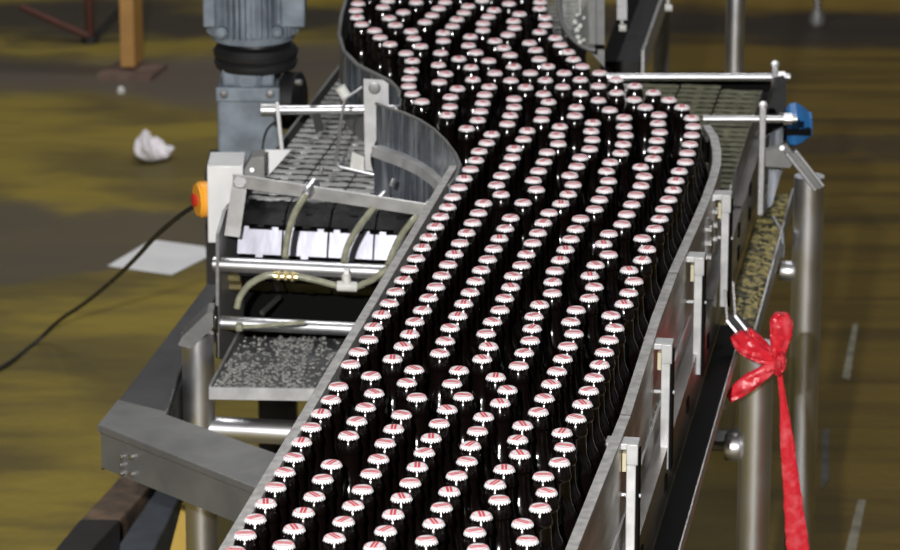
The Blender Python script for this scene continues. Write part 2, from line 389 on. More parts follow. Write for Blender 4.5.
# slanted saddle on the taller leg
sd = empty('saddle_bracket', c2+V((0,0,.93)), 'slanted bright bracket with two bars on top of the tall right leg', 'bracket')
for (a, b_) in (((786,153),(815,190)),((795,150),(823,186))):
    mb = MB(); mb.bar(ay(*a,7.13), ay(*b_,7.13), .006, .015, up=(0,-1,.3)); part(mb, 'bar', 'steel', sd, bevel=.001)
mb = MB(); mb.prism([ay(786,156,7.135),ay(797,152,7.135),ay(822,188,7.135),ay(813,190,7.135)], (0,.008,0)); part(mb, 'web', 'grey_steel', sd)
mb = MB(); mb.prism([ay(760,152,7.15),ay(788,146,7.15),ay(796,158,7.15),ay(790,168,7.15),ay(760,166,7.15)], (0,.02,0)); part(mb, 'arm', 'grey_steel', sd)
mb = MB(); mb.cyl(ay(782,148,7.15), ay(782,148,7.135), .005, 12); part(mb, 'bolt', 'bright', sd)
# arm carrying the tape
ar = empty('tie_arm', ay(735,335,6.43), 'bent flat steel arm below the tallest post with red tape tied round it', 'bracket')
for off in (0, 8):
    mb = MB(); P = [ay(725+off,290-off,6.44), ay(727+off,320-off*.6,6.44), ay(741+off,337-off*.6,6.43), ay(768+off*.4,360-off*.8,6.425)]
    for a, b_ in zip(P, P[1:]): mb.bar(a, b_, .004, .011, up=(0,-1,0))
    part(mb, 'strip', 'steel', ar)
mb = MB(); mb.prism([ay(727,318,6.45),ay(736,312,6.45),ay(776,352,6.44),ay(768,360,6.44)], (0,.004,0)); part(mb, 'web', 'dark_steel', ar)
qq, t = qt(ay(717,406,6.45)); bo = MB(); bo.box(ay(718,406,6.46), (.016,.02,.024)); bo.cyl(ay(700,406,6.46), ay(725,407,6.46), .005, 8)
tag(bo.build('bolt', M['white_plastic'], smooth=30), 'small white-headed bolt beside the black gutter under the tape bow', 'bolt')

# ------------------------------------------------------------------ red tape bow
tp = empty('tape_bow', ay(776,362,6.38), 'red plastic tape tied in a bow round the steel arm, long tail hanging', 'tape')
def ribbon(pts, Y, ws, name, label=None, twist=0., depth=.006):
    """crumpled flattened strip of tape through pixel points, half width ws in m"""
    P = [ay(p[0],p[1],Y+(p[2] if len(p) > 2 else 0)) for p in pts]
    # resample (catmull-rom)
    Q = []; W = []
    n = len(P)
    for i in range(n-1):
        p0, p1, p2, p3 = P[max(i-1,0)], P[i], P[i+1], P[min(i+2,n-1)]
        for k in range(8):
            u = k/8; Q.append(.5*((2*p1)+(p2-p0)*u+(2*p0-5*p1+4*p2-p3)*u*u+(-p0+3*p1-3*p2+p3)*u**3)); W.append(ws[i]+(ws[i+1]-ws[i])*u)
    Q.append(P[-1]); W.append(ws[-1])
    mb = MB(); K = 22; vs = []
    rn = [random.uniform(-.9,.9) for _ in range(K)]
    for i, p in enumerate(Q):
        tdir = (Q[min(i+1,len(Q)-1)]-Q[max(i-1,0)]).normalized(); sdv = tdir.cross(V((0,1,0))).normalized()
        for k in range(K):
            a = 2*math.pi*k/K; f = 1+rn[k]*.6*math.sin(i*.35+k)+random.uniform(-.15,.15)
            vs.append(p + sdv*math.cos(a)*W[i]*(1+random.uniform(-.05,.05)) + V((0,1,0))*math.sin(a)*depth*f)
    m = len(Q)
    fs = [(i*K+k, i*K+(k+1)%K, (i+1)*K+(k+1)%K, (i+1)*K+k) for i in range(m-1) for k in range(K)]
    fs += [tuple(reversed(range(K))), tuple((m-1)*K+k for k in range(K))]
    mb.add(vs, fs)
    return part(mb, name, 'tape', tp, label, smooth=50)
ribbon([(780,364),(779,352),(781,335),(781,322),(781,313)], 6.385, [.008,.014,.0195,.0205,.012], 'upper_loop', depth=.008)
ribbon([(778,365),(765,372),(750,382),(738,391),(729,399)], 6.385, [.006,.013,.0165,.0145,.008], 'lower_loop', depth=.008)
ribbon([(778,361),(764,357),(752,350),(743,343),(736,334)], 6.39, [.008,.014,.017,.018,.012], 'wrap', depth=.008)
ribbon([(776,358),(766,348),(757,338),(748,330)], 6.415, [.006,.008,.008,.006], 'wrap', depth=.01)
ribbon([(779,352,0),(781,358,-.005),(780,366,-.006),(777,374,0)], 6.375, [.005,.0095,.0105,.005], 'knot', depth=.012)
ribbon([(779,368),(783,400),(787,440),(791,480),(796,530),(801,580),(804,640)], 6.385, [.004,.006,.012,.0145,.019,.022,.02], 'tail', depth=.003)

# ------------------------------------------------------------------ far right: cross bars with upright posts, blue knob
BAR = [('far cross bar over the empty belt, upper of the two on the right','cross_bar',(600,77),(790,77),7.62,(775,65),(774.5,115)),
       ('near cross bar at the rail bend, lower of the two on the right','cross_bar',(703,119),(797,119),7.15,(763,106),(760,215))]
for lab, nm, a, b_, Y, pa, pb in BAR:
    e = empty(nm, ay(b_[0],b_[1],Y), lab, 'bar', 'cross bars over the empty belt')
    mb = MB(); mb.cyl(ay(*a,Y), ay(*b_,Y), .0075 if Y > 7.3 else .0068, 16); part(mb, 'rod', 'pipe', e)
    mb = MB(); mb.bar(ay(*pa,Y-.006), ay(*pb,Y-.006), .013, .01, up=(0,-1,0)); part(mb, 'post', 'steel', e, bevel=.002)
    mb = MB(); mb.lathe(ay(pa[0],pa[1]-1,Y+.004), [(.004,0),(.009,.002),(.009,.008),(.004,.01)], 12, (0,-1,0)); part(mb, 'end_cap', 'steel', e)
    mb = MB(); c = ay(b_[0]-7,b_[1],Y); mb.cyl(c-V((.012,0,0)), c+V((.004,0,0)), .0115, 8); part(mb, 'nut', 'pipe', e)
# steel plates behind the posts
pl = empty('drive_plate', T(-.54,7.3,.86), 'upright steel drive plate outside the far right of the belt', 'plate')
mb = MB(); mb.prism([ay(759,175,7.28),ay(761,140,7.28),ay(783,128,7.28),ay(783,168,7.28),ay(772,205,7.28),ay(760,215,7.28)], (0,.012,0)); part(mb, 'face', 'guide', pl)
mb = MB(); mb.prism([ay(767,112,7.45),ay(776,85,7.45),ay(786,82,7.45),ay(786,140,7.45),ay(769,150,7.45)], (0,.06,0)); part(mb, 'bearing_block', 'dark_steel', pl)
for p in ((781,116),(766,186),(779,153)):
    mb = MB(); mb.cyl(ay(*p,7.27 if p[1] > 120 else 7.44), ay(*p,7.3 if p[1] > 120 else 7.47), .005, 10); part(mb, 'bolt', 'bright', pl)
kb = empty('blue_knob', ay(797,125,7.4), 'blue plastic knob with a dark slot on the far right of the line', 'knob')
kc = ay(786,125,7.42)
mb = MB(); mb.lathe(kc, [(.036,0),(.044,.006),(.046,.018),(.04,.03),(.028,.044),(.026,.05)], 8, (1,0,0)); part(mb, 'body', 'blue', kb, smooth=20)
mb = MB(); mb.box(kc+V((.02,-.024,-.003)), (.05,.045,.012)); part(mb, 'slot', 'matt_black', kb)
mb = MB(); mb.cyl(kc-V((.04,0,0)), kc+V((.002,0,0)), .022, 20); part(mb, 'shaft', 'dark_steel', kb)

# ------------------------------------------------------------------ top right, behind the bottles
lg = empty('support_leg', (ay(735,40,8.4).x,8.4,0), 'round steel support leg at the top right behind the far cross bar', 'leg', 'round steel support legs')
c = ay(735,40,8.4); mb = MB(); mb.tube([(c.x,c.y,.02),(c.x,c.y,1.35)], .0215, 24); part(mb, 'tube', 'pipe', lg)
mb = MB(); mb.lathe((c.x,c.y,0), [(.05,0),(.05,.012),(.024,.03)]); part(mb, 'foot', 'grey_steel', lg)
dk = empty('dark_beam', az(630,60,.85), 'dark oily steel beam running away at the top right of the bottles', 'beam')
A0, A1 = az(628,72,.86), az(668,-40,.86)
mb = MB(); mb.bar(A0, A1, .052, .05, off=.0); part(mb, 'beam', 'dark_steel', dk)
mb = MB(); mb.bar(A0+V((.033,0,.02)), A1+V((.033,0,.02)), .006, .06); part(mb, 'rim', 'steel', dk)
mb = MB(); mb.bar(A0-V((.045,0,.0)), A1-V((.045,0,.0)), .035, .05); part(mb, 'cable_channel', 'matt_black', dk)
for q_ in (A0+(A1-A0)*.12, A0+(A1-A0)*.85):
    mb = MB(); mb.tube([(q_.x,q_.y,0),(q_.x,q_.y,.84)], .02); part(mb, 'leg', 'grey_steel', dk)
# upright channel and clear guard at the outer side of the bend
ch = empty('upright_channel', ay(600,60,7.72), 'upright steel channel at the outer side of the far bottle bend', 'post')
mb = MB(); mb.prism([ay(596,-30,7.72),ay(604.5,-30,7.72),ay(604.5,68,7.72),ay(598,60,7.72)], (0,.012,0)); part(mb, 'flange', 'grey_steel', ch)
mb = MB(); mb.prism([ay(587,-30,7.76),ay(596,-30,7.76),ay(598,60,7.76),ay(590,52,7.76)], (0,.012,0)); part(mb, 'web', 'grey_steel', ch)
mb = MB(); mb.bar(ay(588,46,7.7), ay(604,47,7.7), .006, .008); part(mb, 'clip', 'matt_black', ch)
gd = empty('guard_disc', ay(590,40,7.66), 'clear round plastic guard with white residue beside the bottle bend', 'guard')
R_ = .088; cc = ay(602,4,7.66); pts = []
for k in range(40):
    a = 2*math.pi*k/40; pts.append(cc + V((math.cos(a)*R_, 0, math.sin(a)*R_*1.12)))
pts = [p for p in pts if p.x < ay(589,0,7.66).x+.02]
mb = MB(); mb.prism(pts, (0,.006,0)); part(mb, 'disc', 'clear', gd)
mb = MB(); mb.tube(sorted(pts, key=lambda p: p.z), .0045, 8); part(mb, 'rim', 'grey_steel', gd)
mb = MB()
for (px, py, r) in ((575,22,.006),(580,26,.006),(577,30,.007),(584,18,.004),(578,37,.006),(580,42,.006),(584,40,.004),(577,15,.004)):
    c = ay(px,py,7.645); mb.lathe(c-V((0,0,r)), [(0.0001,0),(r*.8,r*.4),(r,r),(r*.8,r*1.6),(0.0001,2*r)], 10)
mb.tube([ay(580,-20,7.65), ay(580,15,7.65)], .002, 6)
part(mb, 'residue', 'white_plastic', gd)
for i, (px, py, lab) in enumerate(((622,-2,'small upright grey bar with a white bolt under its lower end, top of the picture'),(668,-22,'hanging rod end with a white bolt beside the dark beam, top of the picture'))):
    e = empty('hanger_bar', ay(px,py+30,8.2), lab, 'bar', 'hanger bars beyond the bend')
    mb = MB(); mb.prism([ay(px-5+i*3,py-40,8.2),ay(px+5-i*3,py-40,8.2),ay(px+5-i*3,py+22,8.2),ay(px-5+i*3,py+22,8.2)], (0,.012,0)); part(mb, 'bar', 'steel', e)
    mb = MB(); mb.cyl(ay(px-3,py+30,8.2), ay(px+4,py+30,8.2), .008, 8); mb.cyl(ay(px,py+22,8.206), ay(px,py+30,8.206), .003, 6); part(mb, 'bolt', 'white_plastic', e)
# far post with foot on the floor
c = az(817,24,0); e = empty('far_post', c, 'thin steel post with a small foot on the floor at the top right', 'post')
mb = MB(); mb.tube([(c.x,c.y,.02),(c.x,c.y,1.0)], .012, 12); part(mb, 'tube', 'pipe', e)
mb = MB(); mb.lathe(c, [(.028,0),(.028,.02),(.014,.05)]); part(mb, 'foot', 'grey_steel', e)
# painted streaks on the right of the floor
for i, pts in enumerate(([(853,324),(858,324),(850,380),(842,378)],[(858,500),(866,500),(856,552),(845,552)],[(822,432),(829,428),(829,480),(821,490)])):
    mb = MB(); mb.prism([az(px,py,.0005) for px,py in pts], (0,0,.001)); tag(mb.build('paint_streak', mat('worn_white_line%d'%i, ((.3,.28,.2),(.22,.2,.14),(.1,.095,.08))[i], .7, var=.5, vscale=20)), ('upper worn white paint streak on the floor at the right edge','lower worn white paint streak on the floor at the right edge','grey scuff on the floor right of the tall leg')[i], 'paint mark')

# ------------------------------------------------------------------ curved guides of the bend (left)
G1 = [(352,-30),(346,0),(341,18),(339,35),(344,52),(358,66),(378,76),(390,82),(398,90),(400,96)]
e = empty('curved_guide', az(345,40,1.0), 'dark curved guide sheet around the far left bend, rounded near end', 'guide', 'curved guide sheets')
P = [az(*p,1.15) for p in G1]
mb = MB().wall(list(reversed(P)), 1.06, 1.15, .004); part(mb, 'sheet', 'guide', e, smooth=40)
mb = MB(); mb.tube([V((p.x,p.y,1.151)) for p in P], .0042, 8); part(mb, 'bead', 'grey_steel', e)
mb = MB().wall([p+V((.002,-.01,0)) for p in reversed(P[3:-1])], 1.004, 1.058, .006); part(mb, 'lower_strip', 'grey_steel', e)
G2 = [(376,104),(390,109),(405,114),(420,121),(434,130),(446,142),(455,154),(460,166),(456,178),(449,186)]
e = empty('curved_guide', az(440,150,1.0), 'curved steel guide sheet bulging at the near left bend, reflection streaks painted on', 'guide', 'curved guide sheets')
P = [az(*p,1.18) for p in G2]
P = [V((p.x,p.y,0)) for p in P]
mb = MB().wall(list(reversed(P)), 1.105, 1.18, .004); part(mb, 'sheet', 'guide', e, smooth=40)
mb = MB(); mb.tube([V((p.x,p.y,1.181)) for p in P], .003, 8); part(mb, 'bead', 'grey_steel', e)
mb = MB().wall([p+V((-.008,-.022,0)) for p in reversed(P[:-1])], 1.085, 1.105, .024); part(mb, 'flange', 'bright', e, smooth=40)
mb = MB().wall([p+V((-.004,-.014,0)) for p in reversed(P[:-1])], 1.006, 1.089, .006); part(mb, 'lower_sheet', 'guide', e, smooth=40)
# outer guide behind the bottles of the far bend
OG = [(.473,6.963),(.483,6.90)]
OG = [V((x,y,0)) for x,y in ((.478,6.95),(.475,7.0),(.43,7.06),(.36,7.14),(.29,7.24),(.26,7.34),(.245,7.45),(.235,7.6),(.235,7.9),(.25,8.6))]
mb = MB().wall([V((p.x,p.y,0)) for p in OG], 1.06, 1.10, .004)
tag(mb.build('outer_guide', M['dark_steel'], smooth=40), 'low dark guide strip behind the outermost far bottles', 'guide')

# ------------------------------------------------------------------ side conveyor on the left
TN = 6.75; RN = .085; QL = -1.453
sc = empty('side_conveyor', T(-1.23,7.4,.8), 'side conveyor of wet slat chains on the left, its nose facing the camera', 'conveyor')
for k in range(6):
    q0 = QL+k*LW; q1 = q0+LW-.002
    if k == 5: q1 = -1.0
    mb = MB(); t = TN
    # wrap: top, nose, underside
    n_arc = 5
    while t < 8.6: slat(mb, q0, q1, DV*(t+.019)+UP*BELT, DV, UP, .023, .0009); t += .0381
    cz = BELT-RN
    if k < 5:
        rt = MB(); t = TN+.02
        while t < 7.1: slat(rt, q0, q1, DV*t+UP*(cz-RN), DV, -UP); t += .0381
        part(rt, 'return_chain', 'nose_slat', sc, smooth=None)
    else: continue
    part(mb, 'slat_chain', 'belt', sc, smooth=None)
    for a, nm, mm, ln in ((90-14,'nose_slat','nose_slat',.034),(55,'nose_slat','nose_slat',.040),(20,'end_slat','flash_lit_slat',.046),(-14,'nose_slat','nose_slat',.036),(-48,'nose_slat','nose_slat',.04)):
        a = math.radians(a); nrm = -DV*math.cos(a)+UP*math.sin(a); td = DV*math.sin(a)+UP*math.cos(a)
        mb = MB(); slat(mb, q0, q1, DV*TN+UP*cz+nrm*RN, td, nrm, ln); part(mb, nm, mm, sc, 'nose slat painted bright for flash glare' if nm == 'end_slat' else None, smooth=None)
mb = MB(); mb.cyl(T(QL,TN,cz), T(-1.03,TN,cz), .07); part(mb, 'nose_roller', 'matt_black', sc)
mb = MB(); qbox(mb, QL, -1.03, TN+.06, 8.5, .88, .93); part(mb, 'bed_plate', 'black', sc)
for (z, yy) in ((.92,262),(.808,319)):
    mb = MB(); mb.cyl(T(-1.485,6.61,z), T(-1.035,6.61,z), .0135 if z > .9 else .0125, 20)
    part(mb, 'cross_tube', 'pipe', sc)
mb = MB(); mb.prism([T(-1.478,t,z) for t,z in ((6.58,.75),(6.60,.98),(6.66,1.008),(6.9,1.008),(7.2,1.0),(8.5,1.0),(8.5,.88),(6.9,.88),(6.86,.84),(6.84,.70),(6.7,.70))], NV*.006); part(mb, 'side_plate', 'grey_steel', sc)
for (t, z) in ((6.68,.875),(6.69,.855)):
    mb = MB(); mb.cyl(T(-1.473,t,z), T(-1.45,t,z), .009, 6); part(mb, 'bolt', 'brass', sc)
mb = MB(); qbox(mb, -1.04, -1.032, 6.58, 8.5, .8, .99); part(mb, 'inner_side_plate', 'dark_steel', sc)
mb = MB(); qbox(mb, -1.471, -1.04, 6.80, 6.82, .64, .832); part(mb, 'dark_interior_sheet', 'matt_black', sc)  # black sheet added to paint in the dark interior under the nose
# leg, bracket and lower cross pipe
c = ay(199,400,6.62); mb = MB(); mb.tube([(c.x,c.y,.02),(c.x,c.y,ay(199,333,6.62).z)], .0292, 32); mb.lathe((c.x,c.y,0), [(.06,0),(.06,.012),(.032,.03)])
part(mb, 'leg', 'pipe', sc)
mb = MB(); mb.prism([ay(178,345,6.58),ay(182,337,6.58),ay(207,313,6.58),ay(213,313,6.58),ay(213,328,6.58),ay(190,349,6.58)], (0,.06,0)); part(mb, 'saddle', 'grey_steel', sc)
a = ay(205,428,6.62); mb = MB(); mb.cyl(a, a+NV*.47, .0225, 24); part(mb, 'brace_pipe', 'pipe', sc)
mb = MB(); p = T(-1.05,8.3,0); mb.tube([p, p+UP*.88], .029); part(mb, 'leg', 'pipe', sc)
# drip tray
P = [az(209,389,.78), az(340,391,.78), az(352,337,.78), az(238,335,.78)]
tr = empty('drip_tray', P[0], 'wet grey drip tray full of glass crumbs below the side conveyor', 'tray')
mb = MB(); mb.prism([p-UP*.004 for p in P], (0,0,-.006)); part(mb, 'bottom', 'tray', tr)
mb = MB(); mb.prism([P[0]-V((0,.004,.018)),P[1]-V((0,.004,.018)),P[1]+V((0,-.004,.004)),P[0]+V((0,-.004,.004))], (0,.005,0)); part(mb, 'front_lip', 'bright', tr)
mb = MB(); mb.prism([P[0]-UP*.01,P[3]-UP*.01,P[3]+UP*.008,P[0]+UP*.008], (.005,0,0)); part(mb, 'side_lip', 'grey_steel', tr)
mb = MB()
for k in range(1400):
    u = random.random(); w = random.random()
    if random.random() > (.9 if u < .75 and (u > .65-.3*w or w<.5) else .25): continue
    p = P[0].lerp(P[1],u*.9).lerp(P[3].lerp(P[2],u*.9),w); s_ = random.uniform(.0012,.0035)
    mb.box(p+UP*(-.003+s_*.4), (s_*2,s_,s_), random.uniform(0,3), random.uniform(-.5,.5))
o = part(mb, 'glass_crumbs', 'froth', tr, 'glass crumbs and froth', smooth=None); o['kind'] = 'stuff'

# bent box duct, lower left
DZ = .75; H_ = .078
A = az(98,425,DZ); B = az(262,490,DZ); Bb = az(290,458,DZ); I_ = az(166,414,DZ); E_ = az(179,372,DZ); D_ = az(149,360,DZ); D2 = az(207,282,DZ); E2 = az(221,284,DZ)
dc = empty('box_duct', A-UP*H_, 'bent grey sheet-metal box duct around the left support leg', 'duct')
def slab(pts, z0, z1): return MB().prism([V((p.x,p.y,z0)) for p in pts], (0,0,z1-z0))
part(slab([A, B, Bb, I_], DZ-.014, DZ), 'lid', 'grey_steel', dc, bevel=.002)
part(slab([A.lerp(D_,.38), A, I_, I_.lerp(E_,.05)], DZ-.0145, DZ-.0002), 'corner_lid', 'grey_steel', dc)
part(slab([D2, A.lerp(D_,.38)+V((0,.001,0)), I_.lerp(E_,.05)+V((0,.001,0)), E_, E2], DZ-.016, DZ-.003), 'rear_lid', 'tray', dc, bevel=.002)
def inset(a, b_, c_, d_, k): m = (a+b_+c_+d_)/4; return [p.lerp(m,k) for p in (a,b_,c_,d_)]
part(slab(inset(A,B,Bb,I_,.025), DZ-H_, DZ-.0145), 'body', 'grey_steel', dc)
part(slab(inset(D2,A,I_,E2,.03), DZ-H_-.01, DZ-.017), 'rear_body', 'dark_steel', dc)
fd = (B-A).normalized()
mb = MB(); p = A+fd*.082+V((.0,-.002,0)); nrm = V((fd.y,-fd.x,0))
for (s_, z) in ((-.016,.04),(-.016,.055),(-.016,.07),(.013,.032),(.013,.064)):
    q_ = p+fd*s_+V((0,0,-z)); mb.cyl(q_+nrm*-.02, q_+nrm*.006, .0055, 8)
part(mb, 'rivets', 'steel', dc)
mb = MB(); q_ = A+fd*.08; mb.prism([q_+nrm*-.0+V((0,0,-.016)), q_+fd*.002+V((0,0,-.016)), q_+fd*.002+V((0,0,-H_)), q_+V((0,0,-H_))], nrm*.001); part(mb, 'seam', 'steel', dc)
for p in (A.lerp(Bb,.93), D2.lerp(E_,.4)):
    mb = MB(); mb.tube([(p.x,p.y,0),(p.x,p.y,DZ-H_-.005)], .015); part(mb, 'leg', 'dark_steel', dc)
# low beams on the floor at bottom left
def lowbeam(name, m, pts, z, h, label):
    P = [az(px,py,z) for px,py in pts]
    mb = slab(P, z-h, z); return tag(mb.build(name, M[m], smooth=None, bevel=.004), label, 'beam', 'low beams under the duct')
lowbeam('low_beam', 'beam_brown', [(80,520),(128,468),(165,470),(118,522)], .26, .26, 'rust-stained brown end of the low beam under the duct corner')
lowbeam('low_beam', 'beam_dark', [(46,560),(80,519),(120,519),(80,562)], .30, .30, 'worn black near end of the low beam at the bottom left')
lowbeam('low_beam', 'matt_black', [(78,566),(148,480),(166,478),(106,566)], .2, .2, 'narrow black strip for the dark gap between the dark and the blue-grey low beams')  # no real beam: black block added for the dark gap
lowbeam('low_beam', 'beam_grey', [(104,566),(158,486),(186,484),(146,566)], .24, .24, 'blue-grey low beam beside the left support leg')
P = [ay(160,560,7.0),ay(182,505,7.0),ay(190,500,7.0),ay(187,560,7.0)]
mb = MB(); mb.prism([P[1],P[2],V((P[3].x,7.0,.0)),V((P[0].x-.05,7.0,.0))], (0,.012,0)); tag(mb.build('yellow_panel', M['yellow']), 'small yellow upright panel behind the lower part of the left leg', 'panel')

# white box with stop button
wb = empty('switch_box', ay(207,240,6.86), 'white steel switch box on the left side of the side conveyor', 'box')
mb = MB(); mb.prism([ay(px,py,6.86) for px,py in ((207,166),(243,166),(243,188),(233,198),(224,232),(216,243),(208,243))], (0,.10,0)); part(mb, 'housing', 'white_box', wb, bevel=.002)
mb = MB(); mb.prism([ay(px,py,6.885) for px,py in ((244,170),(251,158),(264,156),(264,180),(246,184))], (0,.05,0)); part(mb, 'hinge_plate', 'grey_steel', wb)
mb = MB(); mb.cyl(ay(252,170,6.87), ay(252,170,6.89), .004, 10); part(mb, 'bolt', 'bright', wb)
tri = MB(); tri.prism([ay(265,150,7.03),ay(291,150,7.03),ay(268,176,7.03),ay(265,176,7.03)], (0,.004,0)); part(tri, 'side_flap', 'white_box', wb)
sb = empty('stop_button', ay(207,199,6.9), 'orange stop button with red centre on the left of the white box', 'button')
c = ay(207,199,6.91)
mb = MB(); mb.lathe(c, [(.034,0),(.034,.014),(.03,.018),(.03,.02)], 28, (-1,-.35,0)); part(mb, 'collar', 'orange', sb)
mb = MB(); mb.lathe(c+V((-1,-.35,0)).normalized()*.019, [(.008,0),(.008,.002),(.012,.004),(.013,.008),(.009,.010)], 24, (-1,-.35,0)); part(mb, 'push_head', 'red_knob', sb)
# black cable to the floor
def smoothpath(P, k=8):
    Q = []; n = len(P)
    for i in range(n-1):
        p0, p1, p2, p3 = P[max(i-1,0)], P[i], P[i+1], P[min(i+2,n-1)]
        for j in range(k):
            u = j/k; Q.append(.5*((2*p1)+(p2-p0)*u+(2*p0-5*p1+4*p2-p3)*u*u+(-p0+3*p1-3*p2+p3)*u**3))
    return Q+[P[-1]]
def azy(px, py, Y): return ay(px, py, Y)
P = [ay(193,207,6.93), ay(178,217,7.0), ay(155,237,7.3), ay(135,259,7.75), ay(112,281,8.25), ay(85,303,8.75), ay(60,320,9.05), az(37,341,.008), az(10,362,.008), az(-15,376,.008)]
mb = MB(); mb.tube(smoothpath(P), .0048, 10); tag(mb.build('power_cable', M['black'], smooth=60), 'black cable sagging from the stop button across the floor to the left', 'cable')

# spray arm with hoses
a0 = ay(233,180,6.72); a1 = ay(434,211,6.64)
sp = empty('spray_bar', a0, 'flat steel arm with three hose clamps across the side conveyor nose', 'bracket')
mb = MB(); mb.bar(a0, a1, .004, .028, up=(0,-.35,1)); part(mb, 'bar', 'bright', sp, bevel=.001)
mb = MB(); mb.bar(ay(240,182,6.735), ay(232,236,6.735), .004, .028, up=(1,0,0)); part(mb, 'bracket', 'bright', sp)
mb = MB(); mb.lathe(ay(240,182,6.71), [(.012,0),(.012,.003),(.007,.003),(.007,.006)], 6, (0,-1,.6)); part(mb, 'bolt', 'bright', sp)
HL = ['hose', 'hose', 'hose']
hp = [[(311,188),(303,199),(294,215),(288,235),(285,258)],[(381,200),(371,211),(358,228),(348,246),(344,262)],[(428,207),(416,217),(403,233),(394,250),(388,266)]]
hl = ['left clear hose curving down over the conveyor nose','middle clear hose curving down over the conveyor nose','right clear hose curving down next to the guide rail']
for i, pts in enumerate(hp):
    hs = empty('spray_hose', ay(*pts[0],6.68), hl[i], 'hose', 'clear hoses on the spray arm')
    P = [ay(px,py,6.69-.055*j*.5) for j,(px,py) in enumerate(pts)]
    mb = MB(); mb.tube(smoothpath(P), .0062, 12); part(mb, 'tube', 'hose', hs, smooth=60)
    d = (P[1]-P[0]).normalized(); mb = MB(); mb.lathe(P[0]-d*.018, [(.006,0),(.0105,.003),(.0105,.026),(.0085,.04),(.007,.042)], 14, d); part(mb, 'fitting', 'pipe', hs)
    mb = MB(); c = P[0]-d*.02+V((.008,.01,.012)); mb.lathe(c, [(.004,0),(.0045,.01),(.003,.014)], 8, (.3,0,1)); part(mb, 'clamp_screw', 'pipe', hs)
# lower manifold hose with brass fitting and tee
mh = empty('manifold_hose', ay(240,310,6.66), 'grimy hose with brass coupling and white tee under the conveyor nose', 'hose')
P = [ay(237,308,6.66), ay(240,297,6.66), ay(250,284,6.66), ay(265,276,6.66), ay(276,275,6.66)]
mb = MB(); mb.tube(smoothpath(P), .0062, 12); part(mb, 'tube', 'hose', mh, smooth=60)
mb = MB(); mb.tube([ay(296,276,6.66), ay(315,280,6.66), ay(338,286,6.66)], .006, 12); part(mb, 'tube', 'hose', mh, smooth=60)
mb = MB(); mb.tube([ay(356,287,6.66), ay(372,280,6.66), ay(388,268,6.66)], .006, 12); part(mb, 'tube', 'hose', mh, smooth=60)
mb = MB()
for i, (r) in enumerate((.0075,.0095,.007,.0095,.007,.0095,.0075)): mb.cyl(ay(274+i*3.4,275.3+i*.2,6.66), ay(277+i*3.4,275.5+i*.2,6.66), r, 6 if r > .009 else 12)
part(mb, 'coupling', 'brass', mh, 'brass coupling')
mb = MB(); mb.cyl(ay(337,286,6.66), ay(357,287,6.66), .0095, 12); mb.cyl(ay(346,275,6.66), ay(347,287,6.66), .0085, 12); mb.cyl(ay(344,273,6.66), ay(349,273,6.66), .0095, 8); part(mb, 'tee', 'white_plastic', mh, 'white plastic tee')
mb = MB(); mb.tube([ay(240,327,6.645), ay(262,326,6.645), ay(305,322,6.645)], .004, 10); mb.lathe(ay(235,327,6.645), [(.004,0),(.009,.003),(.009,.012),(.004,.016)], 12, (1,0,0)); part(mb, 'drain_tube', 'hose', mh)
mb = MB(); mb.tube([ay(262,313,6.8), ay(279,297,6.86)], .005, 10); part(mb, 'rod', 'pipe', mh)

# upper left cross bar with post and clip
e = empty('cross_bar', T(-1.46,7.05,1.0), 'bright cross bar over the left side conveyor, post at its left end', 'bar')
Y = 7.2; mb = MB(); mb.cyl(ay(268,110,Y), ay(400,109,Y-.03), .0088, 16); part(mb, 'rod', 'pipe', e)
mb = MB(); mb.cyl(ay(261,110,Y), ay(275,110,Y), .0125, 16); part(mb, 'sleeve', 'steel', e)
mb = MB(); mb.bar(ay(277,102,Y-.012), ay(282,150,Y-.012), .008, .014, up=(0,-1,0)); part(mb, 'post', 'white_box', e, bevel=.003)
mb = MB(); mb.prism([ay(310,106,Y-.015),ay(318,106,Y-.015),ay(324,130,Y-.015),ay(316,134,Y-.015)], (0,.004,0)); part(mb, 'clip', 'dark_steel', e)
mb = MB(); mb.tube(smoothpath([ay(276,121,7.17), ay(267,130,7.15), ay(263,145,7.12), ay(264,160,7.05), ay(266,174,6.98)]), .0025, 8); part(mb, 'cable', 'black', e)
# upright bracket with wire loop
e = empty('sensor_bracket', ay(376,170,7.0), 'upright flat steel bracket with bent wire in front of the left bend', 'bracket')
mb = MB(); mb.prism([ay(363.5,79,6.97),ay(383,80,6.97),ay(384,174,6.97),ay(365,170,6.97)], (0,.004,0)); part(mb, 'plate', 'bright', e)
mb = MB(); mb.prism([ay(383,80,6.968),ay(388.5,84,6.968),ay(389,178,6.968),ay(384,174,6.968)], (0,.004,0)); part(mb, 'folded_edge', 'pipe', e)
mb = MB(); mb.lathe(ay(374.5,88,6.968), [(.0115,0),(.0115,.002),(.0085,.003),(.0085,.006),(.004,.0065)], 18, (0,-1,0)); part(mb, 'bolt', 'grey_steel', e)
mb = MB(); mb.tube([ay(362,87,6.96), ay(345,99,6.96), ay(341,120,6.96), ay(336,162,6.96), ay(340,167,6.96), ay(376,175,6.96)], .003, 8); part(mb, 'wire', 'pipe', e)
mb = MB(); mb.tube([ay(340,87,6.97), ay(347,98,6.97)], .0105, 14); part(mb, 'wire_clamp', 'white_plastic', e)
mb = MB(); mb.tube(smoothpath([ay(387,124,6.95), ay(378,140,6.95), ay(372,158,6.95), ay(375,172,6.95)]), .003, 8); part(mb, 'cable', 'dark_steel', e)
mb = MB(); mb.prism([ay(352,152,6.955),ay(364,157,6.955),ay(364,171,6.955),ay(350,168,6.955)], (0,.004,0)); mb.box(ay(379,168,6.955), (.018,.012,.02)); part(mb, 'foot', 'white_plastic', e)

